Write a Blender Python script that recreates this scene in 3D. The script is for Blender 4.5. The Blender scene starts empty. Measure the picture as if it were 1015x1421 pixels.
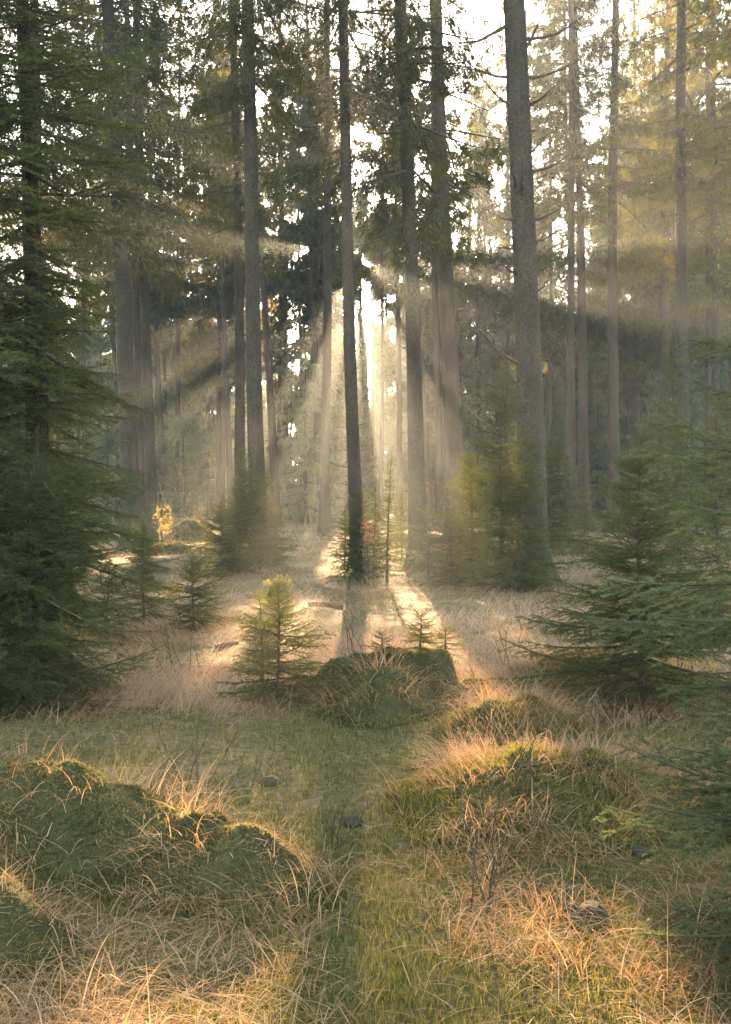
import bpy, math, random
import numpy as np
from mathutils import Vector, Matrix, Euler

scene = bpy.context.scene
COL = scene.collection

# ------------------------------------------------------------------ camera
F, CX, HY, CAMH = 1394.0, 507.5, 680.0, 1.6          # focal length and horizon in photo pixels
cam = bpy.data.cameras.new('camera')
cam.sensor_width = 36; cam.sensor_fit = 'AUTO'
cam.lens = 36 * F / 1421
cam.shift_y = -(710.5 - HY) / 1421
cam.clip_start = 0.05; cam.clip_end = 600
camo = bpy.data.objects.new('camera', cam); COL.objects.link(camo)
camo.location = (0, 0, CAMH); camo.rotation_euler = (math.radians(90), 0, 0)
scene.camera = camo

# ------------------------------------------------------------------ world, sun, exposure
SUN_EL, SUN_AZ = math.radians(13.1), math.radians(-0.5)
w = bpy.data.worlds.new('World'); scene.world = w; w.use_nodes = True
nt = w.node_tree; nt.nodes.clear()
sky = nt.nodes.new('ShaderNodeTexSky'); sky.sky_type = 'NISHITA'; sky.sun_disc = False
sky.sun_elevation = SUN_EL; sky.sun_rotation = SUN_AZ
sky.air_density = 1.0; sky.dust_density = 2.0; sky.ozone_density = 1.0; sky.altitude = 300
bg = nt.nodes.new('ShaderNodeBackground'); bg.inputs[1].default_value = 0.095
hs = nt.nodes.new('ShaderNodeHueSaturation'); hs.inputs['Saturation'].default_value = 0.52
out = nt.nodes.new('ShaderNodeOutputWorld')
nt.links.new(sky.outputs[0], hs.inputs['Color']); nt.links.new(hs.outputs[0], bg.inputs[0]); nt.links.new(bg.outputs[0], out.inputs[0])
sun = bpy.data.lights.new('sun', 'SUN'); sun.energy = 5.0; sun.angle = math.radians(0.5)
sun.color = (1.0, 0.67, 0.38)
suno = bpy.data.objects.new('sun', sun); COL.objects.link(suno)
SDIR = Vector((math.sin(SUN_AZ) * math.cos(SUN_EL), math.cos(SUN_AZ) * math.cos(SUN_EL), math.sin(SUN_EL)))
suno.rotation_euler = (-SDIR).to_track_quat('-Z', 'Y').to_euler(); suno.location = (0, 20, 40)

scene.view_settings.view_transform = 'Standard'; scene.view_settings.look = 'None'
scene.view_settings.exposure = 3.6; scene.view_settings.gamma = 1
scene.view_settings.use_curve_mapping = False
cy = scene.cycles
cy.max_bounces = 5; cy.diffuse_bounces = 3; cy.glossy_bounces = 1; cy.transmission_bounces = 3
cy.volume_bounces = 0; cy.transparent_max_bounces = 4
cy.caustics_reflective = False; cy.caustics_refractive = False
cy.use_denoising = True
cy.sample_clamp_indirect = 4.0

HAZE_DENSITY, HAZE_G = 0.0014, 0.58

# ------------------------------------------------------------------ noise and layout helpers
def _hash(ix, iy, seed):
    h = (ix.astype(np.int64) * 374761393 + iy.astype(np.int64) * 668265263 + seed * 974634777) & 0xFFFFFFFF
    h = ((h ^ (h >> 13)) * 1274126177) & 0xFFFFFFFF
    return ((h ^ (h >> 16)) & 0xFFFFFF) / float(0xFFFFFF)
def vnoise(x, y, seed=0):
    x = np.asarray(x, float); y = np.asarray(y, float)
    ix = np.floor(x); iy = np.floor(y); fx = x - ix; fy = y - iy
    fx = fx * fx * (3 - 2 * fx); fy = fy * fy * (3 - 2 * fy)
    a = _hash(ix, iy, seed); b = _hash(ix + 1, iy, seed); c = _hash(ix, iy + 1, seed); d = _hash(ix + 1, iy + 1, seed)
    return (a * (1 - fx) + b * fx) * (1 - fy) + (c * (1 - fx) + d * fx) * fy
def fbm(x, y, seed=0, octv=3):
    s = 0; a = 0.5; t = 0
    for i in range(octv):
        s = s + a * vnoise(np.asarray(x) * 2 ** i, np.asarray(y) * 2 ** i, seed + i * 17); t += a; a *= 0.5
    return s / t
def sstep(a, b, x):
    t = np.clip((np.asarray(x, float) - a) / (b - a), 0, 1); return t * t * (3 - 2 * t)
def PX(px, D): return (px - CX) / F * D
def PZ(py, D): return CAMH + (HY - py) / F * D

def gh(x, y):
    """height of the bare ground"""
    x = np.asarray(x, float); y = np.asarray(y, float)
    near = sstep(2, 9, y)
    h = (fbm(x / 2.2, y / 2.2, 3) - 0.5) * (0.10 + 0.16 * near)
    h = h + (fbm(x / 0.55, y / 0.55, 5, 2) - 0.5) * 0.06
    h = h + (fbm(x / 11, y / 11, 9) - 0.5) * 0.5 * sstep(12, 40, y)
    return h

# mossy mounds: each one a list of lobes (x, y, rx, ry, height, flatness)
MOUNDS = {
    'stump': [(0.10, 7.2, 0.46, 0.55, 0.33, 1.1), (-0.10, 7.75, 0.36, 0.38, 0.30, 1.6), (0.20, 7.85, 0.4, 0.35, 0.32, 1.6), (0.53, 7.8, 0.22, 0.34, 0.35, 2.4), (0.80, 7.55, 0.42, 0.40, 0.18, 1.0), (1.05, 7.3, 0.35, 0.3, 0.09, 1.0), (-0.45, 7.6, 0.4, 0.5, 0.13, 1.0)],
    'root': [(-2.0, 4.65, 0.36, 0.5, 0.66, 1.0), (-1.55, 4.5, 0.55, 0.42, 0.36, 1.0), (-1.25, 4.42, 0.55, 0.42, 0.31, 1.1), (-1.0, 4.36, 0.5, 0.38, 0.28, 1.1), (-0.76, 4.24, 0.45, 0.34, 0.24, 1.1), (-0.54, 4.12, 0.40, 0.30, 0.18, 1.0), (-0.36, 4.0, 0.32, 0.26, 0.11, 1.0)],
    'hummock': [(0.82, 5.05, 0.62, 0.62, 0.25, 1.2), (0.55, 4.75, 0.35, 0.35, 0.13, 1.0), (1.2, 5.2, 0.5, 0.5, 0.18, 1.0)],
    'tuft_mound': [(0.78, 6.35, 0.34, 0.34, 0.20, 1.0), (1.05, 6.6, 0.42, 0.35, 0.14, 1.0)],
    'cushion': [(-1.30, 3.45, 0.26, 0.24, 0.24, 1.3)],
    'bank': [(1.75, 8.3, 0.9, 0.5, 0.24, 1.0), (1.2, 8.0, 0.5, 0.4, 0.12, 1.0)],
    'hump_right': [(4.75, 25.5, 0.9, 0.8, 0.85, 1.3), (5.6, 24.6, 0.9, 0.8, 0.35, 1.0)],
    'hump_left': [(-5.75, 32.5, 0.8, 0.6, 0.62, 1.3)],
    'hump_left_low': [(-5.0, 25.5, 0.8, 0.6, 0.30, 1.2)],
    'hump_mid': [(1.2, 29.0, 0.9, 0.8, 0.30, 1.2)],
    'hump_sapling': [(2.15, 19.6, 0.6, 0.55, 0.75, 1.6)],
}
def mound_h(x, y, lobes):
    h = np.zeros_like(np.asarray(x, float))
    wob = 1 + 0.22 * (fbm(x / 0.3, y / 0.3, 31) - 0.5)
    x, y = x + 0.16 * (fbm(x / 0.4, y / 0.4, 32) - 0.5), y + 0.16 * (fbm(x / 0.4, y / 0.4, 33) - 0.5)
    for (mx, my, rx, ry, hh, fl) in lobes:
        r2 = ((x - mx) / rx) ** 2 + ((y - my) / ry) ** 2
        p = np.exp(-(r2 ** fl) * 1.9)
        h = np.maximum(h, hh * p * wob) + 0.12 * np.minimum(h, hh * p)
    return h
ALL_LOBES = [l for v in MOUNDS.values() for l in v]
def surf(x, y):
    x = np.asarray(x, float); y = np.asarray(y, float)
    m = np.zeros_like(x)
    for v in MOUNDS.values():
        m = np.maximum(m, mound_h(x, y, v))
    return gh(x, y) + m
def g1(x, y): return float(surf(np.array([x]), np.array([y]))[0])

# gaps in the canopy: where low sunlight gets through to the ground point (u, v)
COT = 1 / math.tan(SUN_EL)
GAPS = [  # u0 u1 v0 v1 strength
    (-1.55, -0.18, 0.8, 5.6, 1.0), (0.34, 0.95, 0.8, 4.3, 1.0), (0.33, 1.0, 4.4, 7.0, 1.0),
    (-1.7, -0.6, 7.5, 15.0, 1.0), (-0.4, 1.05, 7.5, 18.0, 1.0), (1.15, 2.2, 7.5, 16.0, 1.0), (1.9, 3.2, 6.0, 9.0, 0.8),
    (-6.05, -4.9, 21, 40, 1.0), (-6.95, -6.45, 23, 28, 1.0), (-8.2, -7.5, 21, 25, 1.0), (-4.0, -3.5, 24, 33, 1.0),
    (-0.95, -0.25, 18, 60, 0.95), (0.5, 1.15, 18, 55, 0.9), (2.3, 3.2, 16, 21, .8), (-2.6, -2.0, 24, 30, .8),
    (5.5, 6.5, -36, -19, 1.0), (3.9, 4.7, -17, -7, 1.0), (3.2, 3.7, -1, 2, 0.95), (6.9, 7.7, -21, -9, 1.0), (8.0, 8.9, -12, 2, 1.0),
    (4.6, 5.4, -36, -30, .9), (8.5, 9.6, -30, -24, .9), (4.9, 5.5, -4, 1, .9), (9.5, 10.5, -14, -8, .9),
]
def openness(P):
    v = P[:, 1] - P[:, 2] * COT; u = P[:, 0] - P[:, 2] * COT * math.tan(SUN_AZ)
    n = fbm(u / 1.0, v / 4.2, 71, 2)
    o = 0.95 * sstep(0.73, 0.79, n)
    wob = (n - 0.5)
    for (u0, u1, v0, v1, s) in GAPS:
        e = 0.18; ev = 0.9
        uu = u + wob * 0.35; vv = v + wob * 2
        b = sstep(u0 - e, u0 + e, uu) * (1 - sstep(u1 - e, u1 + e, uu)) * sstep(v0 - ev, v0 + ev, vv) * (1 - sstep(v1 - ev, v1 + ev, vv))
        o = np.maximum(o, s * b)
    return sstep(0.35, 0.62, o)

# ------------------------------------------------------------------ mesh helpers
def mesh_from(name, V, T, mats, mi=None, smooth=False, tint=None):
    V = np.ascontiguousarray(V, dtype=np.float32).reshape(-1, 3); T = np.ascontiguousarray(T, dtype=np.int32)
    me = bpy.data.meshes.new(name)
    k = T.shape[1]; n = len(T)
    me.vertices.add(len(V)); me.vertices.foreach_set('co', V.ravel())
    me.loops.add(n * k); me.loops.foreach_set('vertex_index', T.ravel())
    me.polygons.add(n); me.polygons.foreach_set('loop_start', np.arange(0, n * k, k, dtype=np.int32))
    me.polygons.foreach_set('loop_total', np.full(n, k, dtype=np.int32))
    for m in mats: me.materials.append(m)
    if mi is not None: me.polygons.foreach_set('material_index', np.ascontiguousarray(mi, dtype=np.int32))
    me.polygons.foreach_set('use_smooth', np.full(n, bool(smooth)))
    if tint is not None:
        a = me.attributes.new('tint', 'FLOAT', 'POINT'); a.data.foreach_set('value', np.ascontiguousarray(tint, dtype=np.float32))
    me.update(calc_edges=True)
    return me
def link(name, data, parent=None, loc=(0, 0, 0), rot=(0, 0, 0), scale=(1, 1, 1), **props):
    o = bpy.data.objects.new(name, data); COL.objects.link(o)
    o.location = loc; o.rotation_euler = rot; o.scale = scale
    if parent is not None: o.parent = parent
    for k, v in props.items(): o[k] = v
    return o
def thing(name, label, cat, loc, group=None, rotz=0):
    o = link(name, None, None, loc, (0, 0, rotz), label=label, category=cat)
    if group: o['group'] = group
    return o
class Geo:
    """collects triangle soup with material indices"""
    def __init__(s): s.V = []; s.T = []; s.M = []; s.A = []; s.n = 0
    def add(s, V, T, m=0, tint=0.0):
        V = np.asarray(V, float).reshape(-1, 3); T = np.asarray(T, int).reshape(-1, 3)
        s.V.append(V); s.T.append(T + s.n); s.M.append(np.full(len(T), m)); s.A.append(np.broadcast_to(np.asarray(tint, float), (len(V),))); s.n += len(V)
    def mesh(s, name, mats, smooth=False):
        return mesh_from(name, np.vstack(s.V), np.vstack(s.T), mats, np.concatenate(s.M), smooth, np.concatenate(s.A))
def tube(pts, rad, sides=3, cap=True):
    pts = np.asarray(pts, float); n = len(pts); rad = np.broadcast_to(np.asarray(rad, float), (n,))
    tan = np.gradient(pts, axis=0); tan /= np.linalg.norm(tan, axis=1)[:, None] + 1e-9
    ref = np.array([0, 0, 1.0]) if abs(tan[:, 2]).mean() < 0.8 else np.array([1.0, 0, 0])
    a = np.cross(tan, ref); a /= np.linalg.norm(a, axis=1)[:, None] + 1e-9
    b = np.cross(tan, a)
    th = np.arange(sides) * 2 * np.pi / sides
    V = pts[:, None, :] + rad[:, None, None] * (np.cos(th)[None, :, None] * a[:, None, :] + np.sin(th)[None, :, None] * b[:, None, :])
    V = V.reshape(-1, 3); T = []
    i = np.arange(n - 1)[:, None] * sides; j = np.arange(sides)[None, :]; k = (j + 1) % sides
    q = np.stack([i + j, i + k, i + sides + k, i + sides + j], -1).reshape(-1, 4)
    T = np.vstack([q[:, [0, 1, 2]], q[:, [0, 2, 3]]])
    if cap:
        V = np.vstack([V, pts[-1]]); e = (n - 1) * sides
        T = np.vstack([T, np.stack([e + np.arange(sides), e + (np.arange(sides) + 1) % sides, np.full(sides, len(V) - 1)], 1)])
    return V, T
def blades(R, az, h, bend, wd, segs, tw=None, tilt=0.0):
    """curved tapering blades rooted at R"""
    N = len(R); t = np.linspace(0, 1, segs + 1)
    bend = np.maximum(bend, 0.05)[:, None]; h = h[:, None]
    t0 = np.broadcast_to(np.asarray(tilt, float), (N,))[:, None]
    r = h * (np.cos(t0) - np.cos(t0 + bend * t)) / bend; z = h * (np.sin(t0 + bend * t) - np.sin(t0)) / bend
    d = np.stack([np.cos(az), np.sin(az)], 1); a2 = az + np.pi / 2 + (0 if tw is None else tw)
    s = np.stack([np.cos(a2), np.sin(a2)], 1)
    C = np.concatenate([R[:, None, :2] + r[..., None] * d[:, None, :], (R[:, 2:3] + z)[..., None]], -1)
    ww = (wd[:, None] * (1 - t) ** 0.6 * 0.5)[..., None]
    S = np.concatenate([s, np.zeros((N, 1))], 1)[:, None, :] * ww
    L = C - S; Rr = C + S
    V = np.empty((N, 2 * segs + 1, 3)); V[:, 0:2 * segs:2] = L[:, :segs]; V[:, 1:2 * segs:2] = Rr[:, :segs]; V[:, 2 * segs] = C[:, segs]
    T = []
    for i in range(segs - 1): T += [(2 * i, 2 * i + 1, 2 * i + 3), (2 * i, 2 * i + 3, 2 * i + 2)]
    T.append((2 * segs - 2, 2 * segs - 1, 2 * segs))
    T = np.array(T)[None] + (np.arange(N) * (2 * segs + 1))[:, None, None]
    return V.reshape(-1, 3), T.reshape(-1, 3)
def darts(P, D, ln, wd, rng):
    """one slim triangle per needle or leaf: base at P, pointing along D"""
    N = len(P); D = D / (np.linalg.norm(D, axis=1)[:, None] + 1e-9)
    q = rng.normal(size=(N, 3)); s = np.cross(D, q); s /= np.linalg.norm(s, axis=1)[:, None] + 1e-9
    s *= (np.broadcast_to(wd, (N,)) * 0.5)[:, None]
    V = np.stack([P - s, P + s, P + D * np.broadcast_to(ln, (N,))[:, None]], 1).reshape(-1, 3)
    return V, np.arange(3 * N).reshape(-1, 3)

# ------------------------------------------------------------------ materials
def mat(name):
    m = bpy.data.materials.new(name); m.use_nodes = True; m.node_tree.nodes.clear()
    return m, m.node_tree.nodes, m.node_tree.links
def ramp(N, stops):
    r = N.new('ShaderNodeValToRGB'); e = r.color_ramp.elements
    while len(e) < len(stops): e.new(0.5)
    for i, (p, c) in enumerate(stops): e[i].position = p; e[i].color = (*c, 1)
    return r
def leafy(name, stops, trans, tmix=0.4, rough=0.55, spec=0.25, randobj=0.0, tw=0.0):
    """needles, leaves and grass: colour varies per blade; light passes through"""
    m, N, L = mat(name)
    g = N.new('ShaderNodeNewGeometry'); rp = ramp(N, stops); 
    at = N.new('ShaderNodeAttribute'); at.attribute_name = 'tint'
    ad = N.new('ShaderNodeMath'); ad.operation = 'MULTIPLY_ADD'; ad.inputs[1].default_value = 1.0 - tw; ad.use_clamp = True
    tm = N.new('ShaderNodeMath'); tm.operation = 'MULTIPLY'; tm.inputs[1].default_value = tw; L.new(at.outputs['Fac'], tm.inputs[0])
    L.new(g.outputs['Random Per Island'], ad.inputs[0]); L.new(tm.outputs[0], ad.inputs[2]); L.new(ad.outputs[0], rp.inputs[0])
    col = rp.outputs[0]
    if randobj:
        oi = N.new('ShaderNodeObjectInfo'); mr = N.new('ShaderNodeMapRange'); mr.inputs[3].default_value = 1 - randobj; mr.inputs[4].default_value = 1 + randobj
        L.new(oi.outputs['Random'], mr.inputs[0]); hv = N.new('ShaderNodeHueSaturation'); L.new(mr.outputs[0], hv.inputs['Value']); L.new(col, hv.inputs['Color']); col = hv.outputs[0]
    p = N.new('ShaderNodeBsdfPrincipled'); p.inputs['Roughness'].default_value = rough; p.inputs['Specular IOR Level'].default_value = spec
    L.new(col, p.inputs['Base Color'])
    t = N.new('ShaderNodeBsdfTranslucent'); mx = N.new('ShaderNodeMix'); mx.data_type = 'RGBA'; mx.blend_type = 'MULTIPLY'; mx.inputs[0].default_value = 1.0
    L.new(col, mx.inputs[6]); mx.inputs[7].default_value = (*trans, 1); L.new(mx.outputs[2], t.inputs[0])
    ms = N.new('ShaderNodeMixShader'); ms.inputs[0].default_value = tmix
    L.new(p.outputs[0], ms.inputs[1]); L.new(t.outputs[0], ms.inputs[2])
    o = N.new('ShaderNodeOutputMaterial'); L.new(ms.outputs[0], o.inputs[0])
    return m
NEEDLE = leafy('spruce_needles', [(0, (0.024, 0.042, 0.018)), (0.5, (0.050, 0.082, 0.032)), (1, (0.115, 0.140, 0.050))], (2.9, 1.9, 0.5), 0.42, 0.5, 0.3, 0.2, 0.6)
NEEDLE_BLUE = leafy('pale_spruce_needles', [(0, (0.045, 0.068, 0.032)), (0.5, (0.095, 0.130, 0.062)), (1, (0.19, 0.205, 0.095))], (1.9, 1.55, 0.6), 0.35, 0.5, 0.3, 0.15, 0.6)
CROWN = leafy('canopy_needles', [(0, (0.026, 0.040, 0.017)), (0.5, (0.050, 0.072, 0.026)), (1, (0.10, 0.115, 0.040))], (3.3, 2.0, 0.42), 0.45, 0.6, 0.2, 0.2, 0.6)
FARN = leafy('far_spruce_needles', [(0, (0.065, 0.100, 0.060)), (0.5, (0.115, 0.160, 0.100)), (1, (0.19, 0.22, 0.135))], (2.0, 1.7, 0.7), 0.4, 0.6, 0.2, 0.2, 0.6)  # pale blue-green needles, lightened further to stand in for distant light and haze
STRAW = leafy('dry_grass_blades', [(0, (0.29, 0.175, 0.085)), (0.45, (0.45, 0.29, 0.145)), (0.85, (0.57, 0.42, 0.26)), (0.92, (0.20, 0.13, 0.07)), (1, (0.20, 0.21, 0.08))], (1.1, 0.85, 0.5), 0.35, 0.8, 0.04)
MATTED = leafy('matted_straw', [(0, (0.28, 0.18, 0.10)), (0.5, (0.42, 0.29, 0.175)), (1, (0.54, 0.40, 0.26))], (1.1, 0.85, 0.55), 0.3, 0.8, 0.04)
GREEN = leafy('moss_blades', [(0, (0.07, 0.09, 0.025)), (0.5, (0.125, 0.145, 0.042)), (0.85, (0.20, 0.20, 0.07)), (1, (0.32, 0.25, 0.13))], (1.6, 1.35, 0.5), 0.35, 0.8, 0.05)
MOSS = leafy('moss_sprigs', [(0, (0.045, 0.047, 0.018)), (0.4, (0.105, 0.108, 0.042)), (0.75, (0.19, 0.18, 0.074)), (1, (0.26, 0.20, 0.11))], (1.7, 1.4, 0.5), 0.3, 0.6, 0.2, 0, 0.55)
YELLOW = leafy('yellow_leaves', [(0, (0.26, 0.21, 0.055)), (1, (0.40, 0.32, 0.09))], (1.2, 1.0, 0.5), 0.35, 0.5, 0.2)
ORANGE = leafy('orange_leaves', [(0, (0.26, 0.075, 0.03)), (1, (0.36, 0.14, 0.05))], (1.4, 0.9, 0.5), 0.55, 0.5, 0.2)
RUSSET = leafy('russet_leaves', [(0, (0.20, 0.09, 0.055)), (1, (0.32, 0.16, 0.09))], (1.2, 0.8, 0.5), 0.4, 0.6, 0.2)

def make_bark(name, c0, c1, c2, moss=0.0, mossh=1.5):
    m, N, L = mat(name)
    tc = N.new('ShaderNodeTexCoord'); oi = N.new('ShaderNodeObjectInfo')
    add = N.new('ShaderNodeVectorMath'); add.operation = 'ADD'
    cmb = N.new('ShaderNodeCombineXYZ'); mu = N.new('ShaderNodeMath'); mu.operation = 'MULTIPLY'; mu.inputs[1].default_value = 40
    L.new(oi.outputs['Random'], mu.inputs[0]); L.new(mu.outputs[0], cmb.inputs[0]); L.new(mu.outputs[0], cmb.inputs[1])
    L.new(tc.outputs['Object'], add.inputs[0]); L.new(cmb.outputs[0], add.inputs[1])
    mp = N.new('ShaderNodeMapping'); mp.inputs['Scale'].default_value = (1, 1, 0.55); L.new(add.outputs[0], mp.inputs[0])
    vo = N.new('ShaderNodeTexVoronoi'); vo.feature = 'DISTANCE_TO_EDGE'; vo.inputs['Scale'].default_value = 30
    wp = N.new('ShaderNodeTexNoise'); wp.inputs['Scale'].default_value = 30; wp.inputs['Detail'].default_value = 3; L.new(mp.outputs[0], wp.inputs[0])
    wm = N.new('ShaderNodeMix'); wm.data_type = 'VECTOR'; wm.inputs[0].default_value = 0.05; L.new(mp.outputs[0], wm.inputs[4]); L.new(wp.outputs['Color'], wm.inputs[5]); L.new(wm.outputs[1], vo.inputs[0])
    ve = N.new('ShaderNodeMapRange'); ve.inputs[1].default_value = 0.0; ve.inputs[2].default_value = 0.22; ve.inputs[3].default_value = 0.12; ve.inputs[4].default_value = 0.40; L.new(vo.outputs['Distance'], ve.inputs[0])
    no = N.new('ShaderNodeTexNoise'); no.inputs['Scale'].default_value = 26; no.inputs['Detail'].default_value = 5; no.inputs['Roughness'].default_value = 0.7; L.new(mp.outputs[0], no.inputs[0])
    nb = N.new('ShaderNodeTexNoise'); nb.inputs['Scale'].default_value = 2.2; nb.inputs['Detail'].default_value = 4; L.new(mp.outputs[0], nb.inputs[0])
    mixh = N.new('ShaderNodeMath'); mixh.operation = 'ADD'; L.new(ve.outputs[0], mixh.inputs[0]); L.new(no.outputs[0], mixh.inputs[1])
    sc = N.new('ShaderNodeMath'); sc.operation = 'MULTIPLY'; sc.inputs[1].default_value = 0.72; L.new(mixh.outputs[0], sc.inputs[0])
    rp = ramp(N, [(0.25, c0), (0.5, c1), (0.8, c2)]); L.new(sc.outputs[0], rp.inputs[0])
    big = ramp(N, [(0.35, (0.72, 0.72, 0.70)), (0.65, (1.15, 1.18, 1.10))]); L.new(nb.outputs[0], big.inputs[0])
    mm = N.new('ShaderNodeMix'); mm.data_type = 'RGBA'; mm.blend_type = 'MULTIPLY'; mm.inputs[0].default_value = 1
    L.new(rp.outputs[0], mm.inputs[6]); L.new(big.outputs[0], mm.inputs[7])
    col = mm.outputs[2]
    if moss > 0:
        sx = N.new('ShaderNodeSeparateXYZ'); L.new(tc.outputs['Object'], sx.inputs[0])
        mr = N.new('ShaderNodeMapRange'); mr.inputs[1].default_value = 0.0; mr.inputs[2].default_value = mossh; mr.inputs[3].default_value = moss; mr.inputs[4].default_value = 0
        L.new(sx.outputs[2], mr.inputs[0])
        m2 = N.new('ShaderNodeMath'); m2.operation = 'MULTIPLY'; L.new(mr.outputs[0], m2.inputs[0]); L.new(nb.outputs[0], m2.inputs[1]); m2.use_clamp = True
        mg = N.new('ShaderNodeMix'); mg.data_type = 'RGBA'; L.new(m2.outputs[0], mg.inputs[0]); L.new(col, mg.inputs[6]); mg.inputs[7].default_value = (0.06, 0.075, 0.022, 1)
        col = mg.outputs[2]
    bu = N.new('ShaderNodeBump'); bu.inputs['Strength'].default_value = 0.8; bu.inputs['Distance'].default_value = 0.02; L.new(sc.outputs[0], bu.inputs['Height'])
    p = N.new('ShaderNodeBsdfPrincipled'); p.inputs['Roughness'].default_value = 0.85; p.inputs['Specular IOR Level'].default_value = 0.15
    L.new(col, p.inputs['Base Color']); L.new(bu.outputs[0], p.inputs['Normal'])
    o = N.new('ShaderNodeOutputMaterial'); L.new(p.outputs[0], o.inputs[0])
    return m
BARK = make_bark('grey_spruce_bark', (0.022, 0.017, 0.012), (0.050, 0.041, 0.029), (0.098, 0.086, 0.064), 1.2, 2.2)
BARK_RED = make_bark('brown_spruce_bark', (0.030, 0.022, 0.016), (0.065, 0.048, 0.035), (0.105, 0.082, 0.062), 0.8, 1.6)
TWIG = make_bark('twig_bark', (0.045, 0.034, 0.025), (0.085, 0.064, 0.046), (0.13, 0.10, 0.075))

def make_soil(name, stops, scale, bump=0.5):
    m, N, L = mat(name)
    tc = N.new('ShaderNodeTexCoord')
    a = N.new('ShaderNodeTexNoise'); a.inputs['Scale'].default_value = scale; a.inputs['Detail'].default_value = 8; a.inputs['Roughness'].default_value = 0.72; L.new(tc.outputs['Object'], a.inputs[0])
    b = N.new('ShaderNodeTexNoise'); b.inputs['Scale'].default_value = scale * 28; b.inputs['Detail'].default_value = 4; b.inputs['Roughness'].default_value = 0.7; L.new(tc.outputs['Object'], b.inputs[0])
    ad = N.new('ShaderNodeMath'); ad.operation = 'MULTIPLY_ADD'; ad.inputs[1].default_value = 0.5; L.new(b.outputs[0], ad.inputs[0])
    s = N.new('ShaderNodeMath'); s.operation = 'MULTIPLY'; s.inputs[1].default_value = 0.5; L.new(a.outputs[0], s.inputs[0]); L.new(s.outputs[0], ad.inputs[2])
    rp = ramp(N, stops); L.new(ad.outputs[0], rp.inputs[0])
    bu = N.new('ShaderNodeBump'); bu.inputs['Strength'].default_value = bump; bu.inputs['Distance'].default_value = 0.03; L.new(ad.outputs[0], bu.inputs['Height'])
    p = N.new('ShaderNodeBsdfPrincipled'); p.inputs['Roughness'].default_value = 0.9; p.inputs['Specular IOR Level'].default_value = 0.1
    L.new(rp.outputs[0], p.inputs['Base Color']); L.new(bu.outputs[0], p.inputs['Normal'])
    o = N.new('ShaderNodeOutputMaterial'); L.new(p.outputs[0], o.inputs[0])
    return m
SOIL = make_soil('forest_floor', [(0.36, (0.045, 0.052, 0.018)), (0.46, (0.085, 0.088, 0.032)), (0.54, (0.17, 0.130, 0.070)), (0.64, (0.27, 0.195, 0.12))], 0.9)
MOSSBED = make_soil('moss_bed', [(0.36, (0.026, 0.028, 0.011)), (0.5, (0.055, 0.060, 0.023)), (0.62, (0.10, 0.098, 0.040))], 3.5, 0.8)
ROCK = make_soil('mossy_rock', [(0.38, (0.03, 0.03, 0.018)), (0.5, (0.075, 0.070, 0.045)), (0.62, (0.06, 0.075, 0.025))], 6.0, 0.6)
WOOD = make_soil('rotting_wood', [(0.38, (0.05, 0.035, 0.022)), (0.5, (0.13, 0.095, 0.062)), (0.62, (0.20, 0.155, 0.105))], 5.0, 0.6)

# ------------------------------------------------------------------ ground
rng = np.random.default_rng(11)
gx = np.sinh(np.linspace(-1, 1, 261) * 4.3); gx = gx / gx.max() * 108
gy = np.concatenate([np.linspace(-38, 1.5, 20)[:-1], 1.5 + (np.exp(np.linspace(0, 1, 300) * 4.2) - 1) / (math.exp(4.2) - 1) * 146])
X, Y = np.meshgrid(gx, gy); Z = gh(X, Y)
V = np.stack([X, Y, Z], -1).reshape(-1, 3); nx = len(gx); ny = len(gy)
i = (np.arange(ny - 1)[:, None] * nx + np.arange(nx - 1)[None, :]).ravel()
Q = np.stack([i, i + 1, i + nx + 1, i + nx], 1)
link('ground', mesh_from('ground', V, Q, [SOIL], smooth=True), kind='structure')

# ------------------------------------------------------------------ tall spruces
def trunk_mesh(base, top, r0, H, r_top, bark, seed, flare=1.0, sides=14, wob=0.04):
    """tapered trunk from base towards top, local coordinates of base"""
    r = np.random.default_rng(seed); n = 34
    zz = np.concatenate([[-0.35, 0, 0.08, 0.18, 0.32, 0.5, 0.8, 1.2], np.linspace(1.8, H, n)])
    dx = np.array([top[0] - base[0], top[1] - base[1]]) / (top[2] - base[2])
    ph = r.uniform(0, 6.28, 4)
    cx = dx[0] * zz + wob * np.sin(zz * 0.33 + ph[0]) * np.minimum(1, zz.clip(0) / 3); cyy = dx[1] * zz + wob * np.sin(zz * 0.27 + ph[1]) * np.minimum(1, zz.clip(0) / 3)
    R = r0 + (r_top - r0) * (zz / H).clip(0, 1) ** 0.85
    R = R * (1 + flare * 0.55 * np.exp(-zz.clip(0) / 0.28) + flare * 0.18 * np.exp(-zz.clip(0) / 1.2))
    th = np.arange(sides) * 2 * np.pi / sides
    lob = 1 + 0.22 * flare * np.exp(-zz.clip(0) / 0.35)[:, None] * np.sin(th * 5 + ph[2])[None, :]
    lob = lob * (1 + 0.05 * (vnoise(th[None, :] * 3 + seed, zz[:, None] * 2.2, seed) - 0.5)) * (1 + 0.05 * (vnoise(np.zeros((len(zz), 1)), zz[:, None] * 1.3, seed + 4) - 0.5))
    Vx = np.stack([cx[:, None] + R[:, None] * lob * np.cos(th), cyy[:, None] + R[:, None] * lob * np.sin(th), np.broadcast_to(zz[:, None], lob.shape)], -1).reshape(-1, 3)
    i = np.arange(len(zz) - 1)[:, None] * sides; j = np.arange(sides)[None, :]; k = (j + 1) % sides
    q = np.stack([i + j, i + k, i + sides + k, i + sides + j], -1).reshape(-1, 4)
    return mesh_from('trunk', Vx, q, [bark], smooth=True), (lambda z: np.array([np.interp(z, zz, cx), np.interp(z, zz, cyy), z])), (lambda z: float(np.interp(z, zz, R)))

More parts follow.
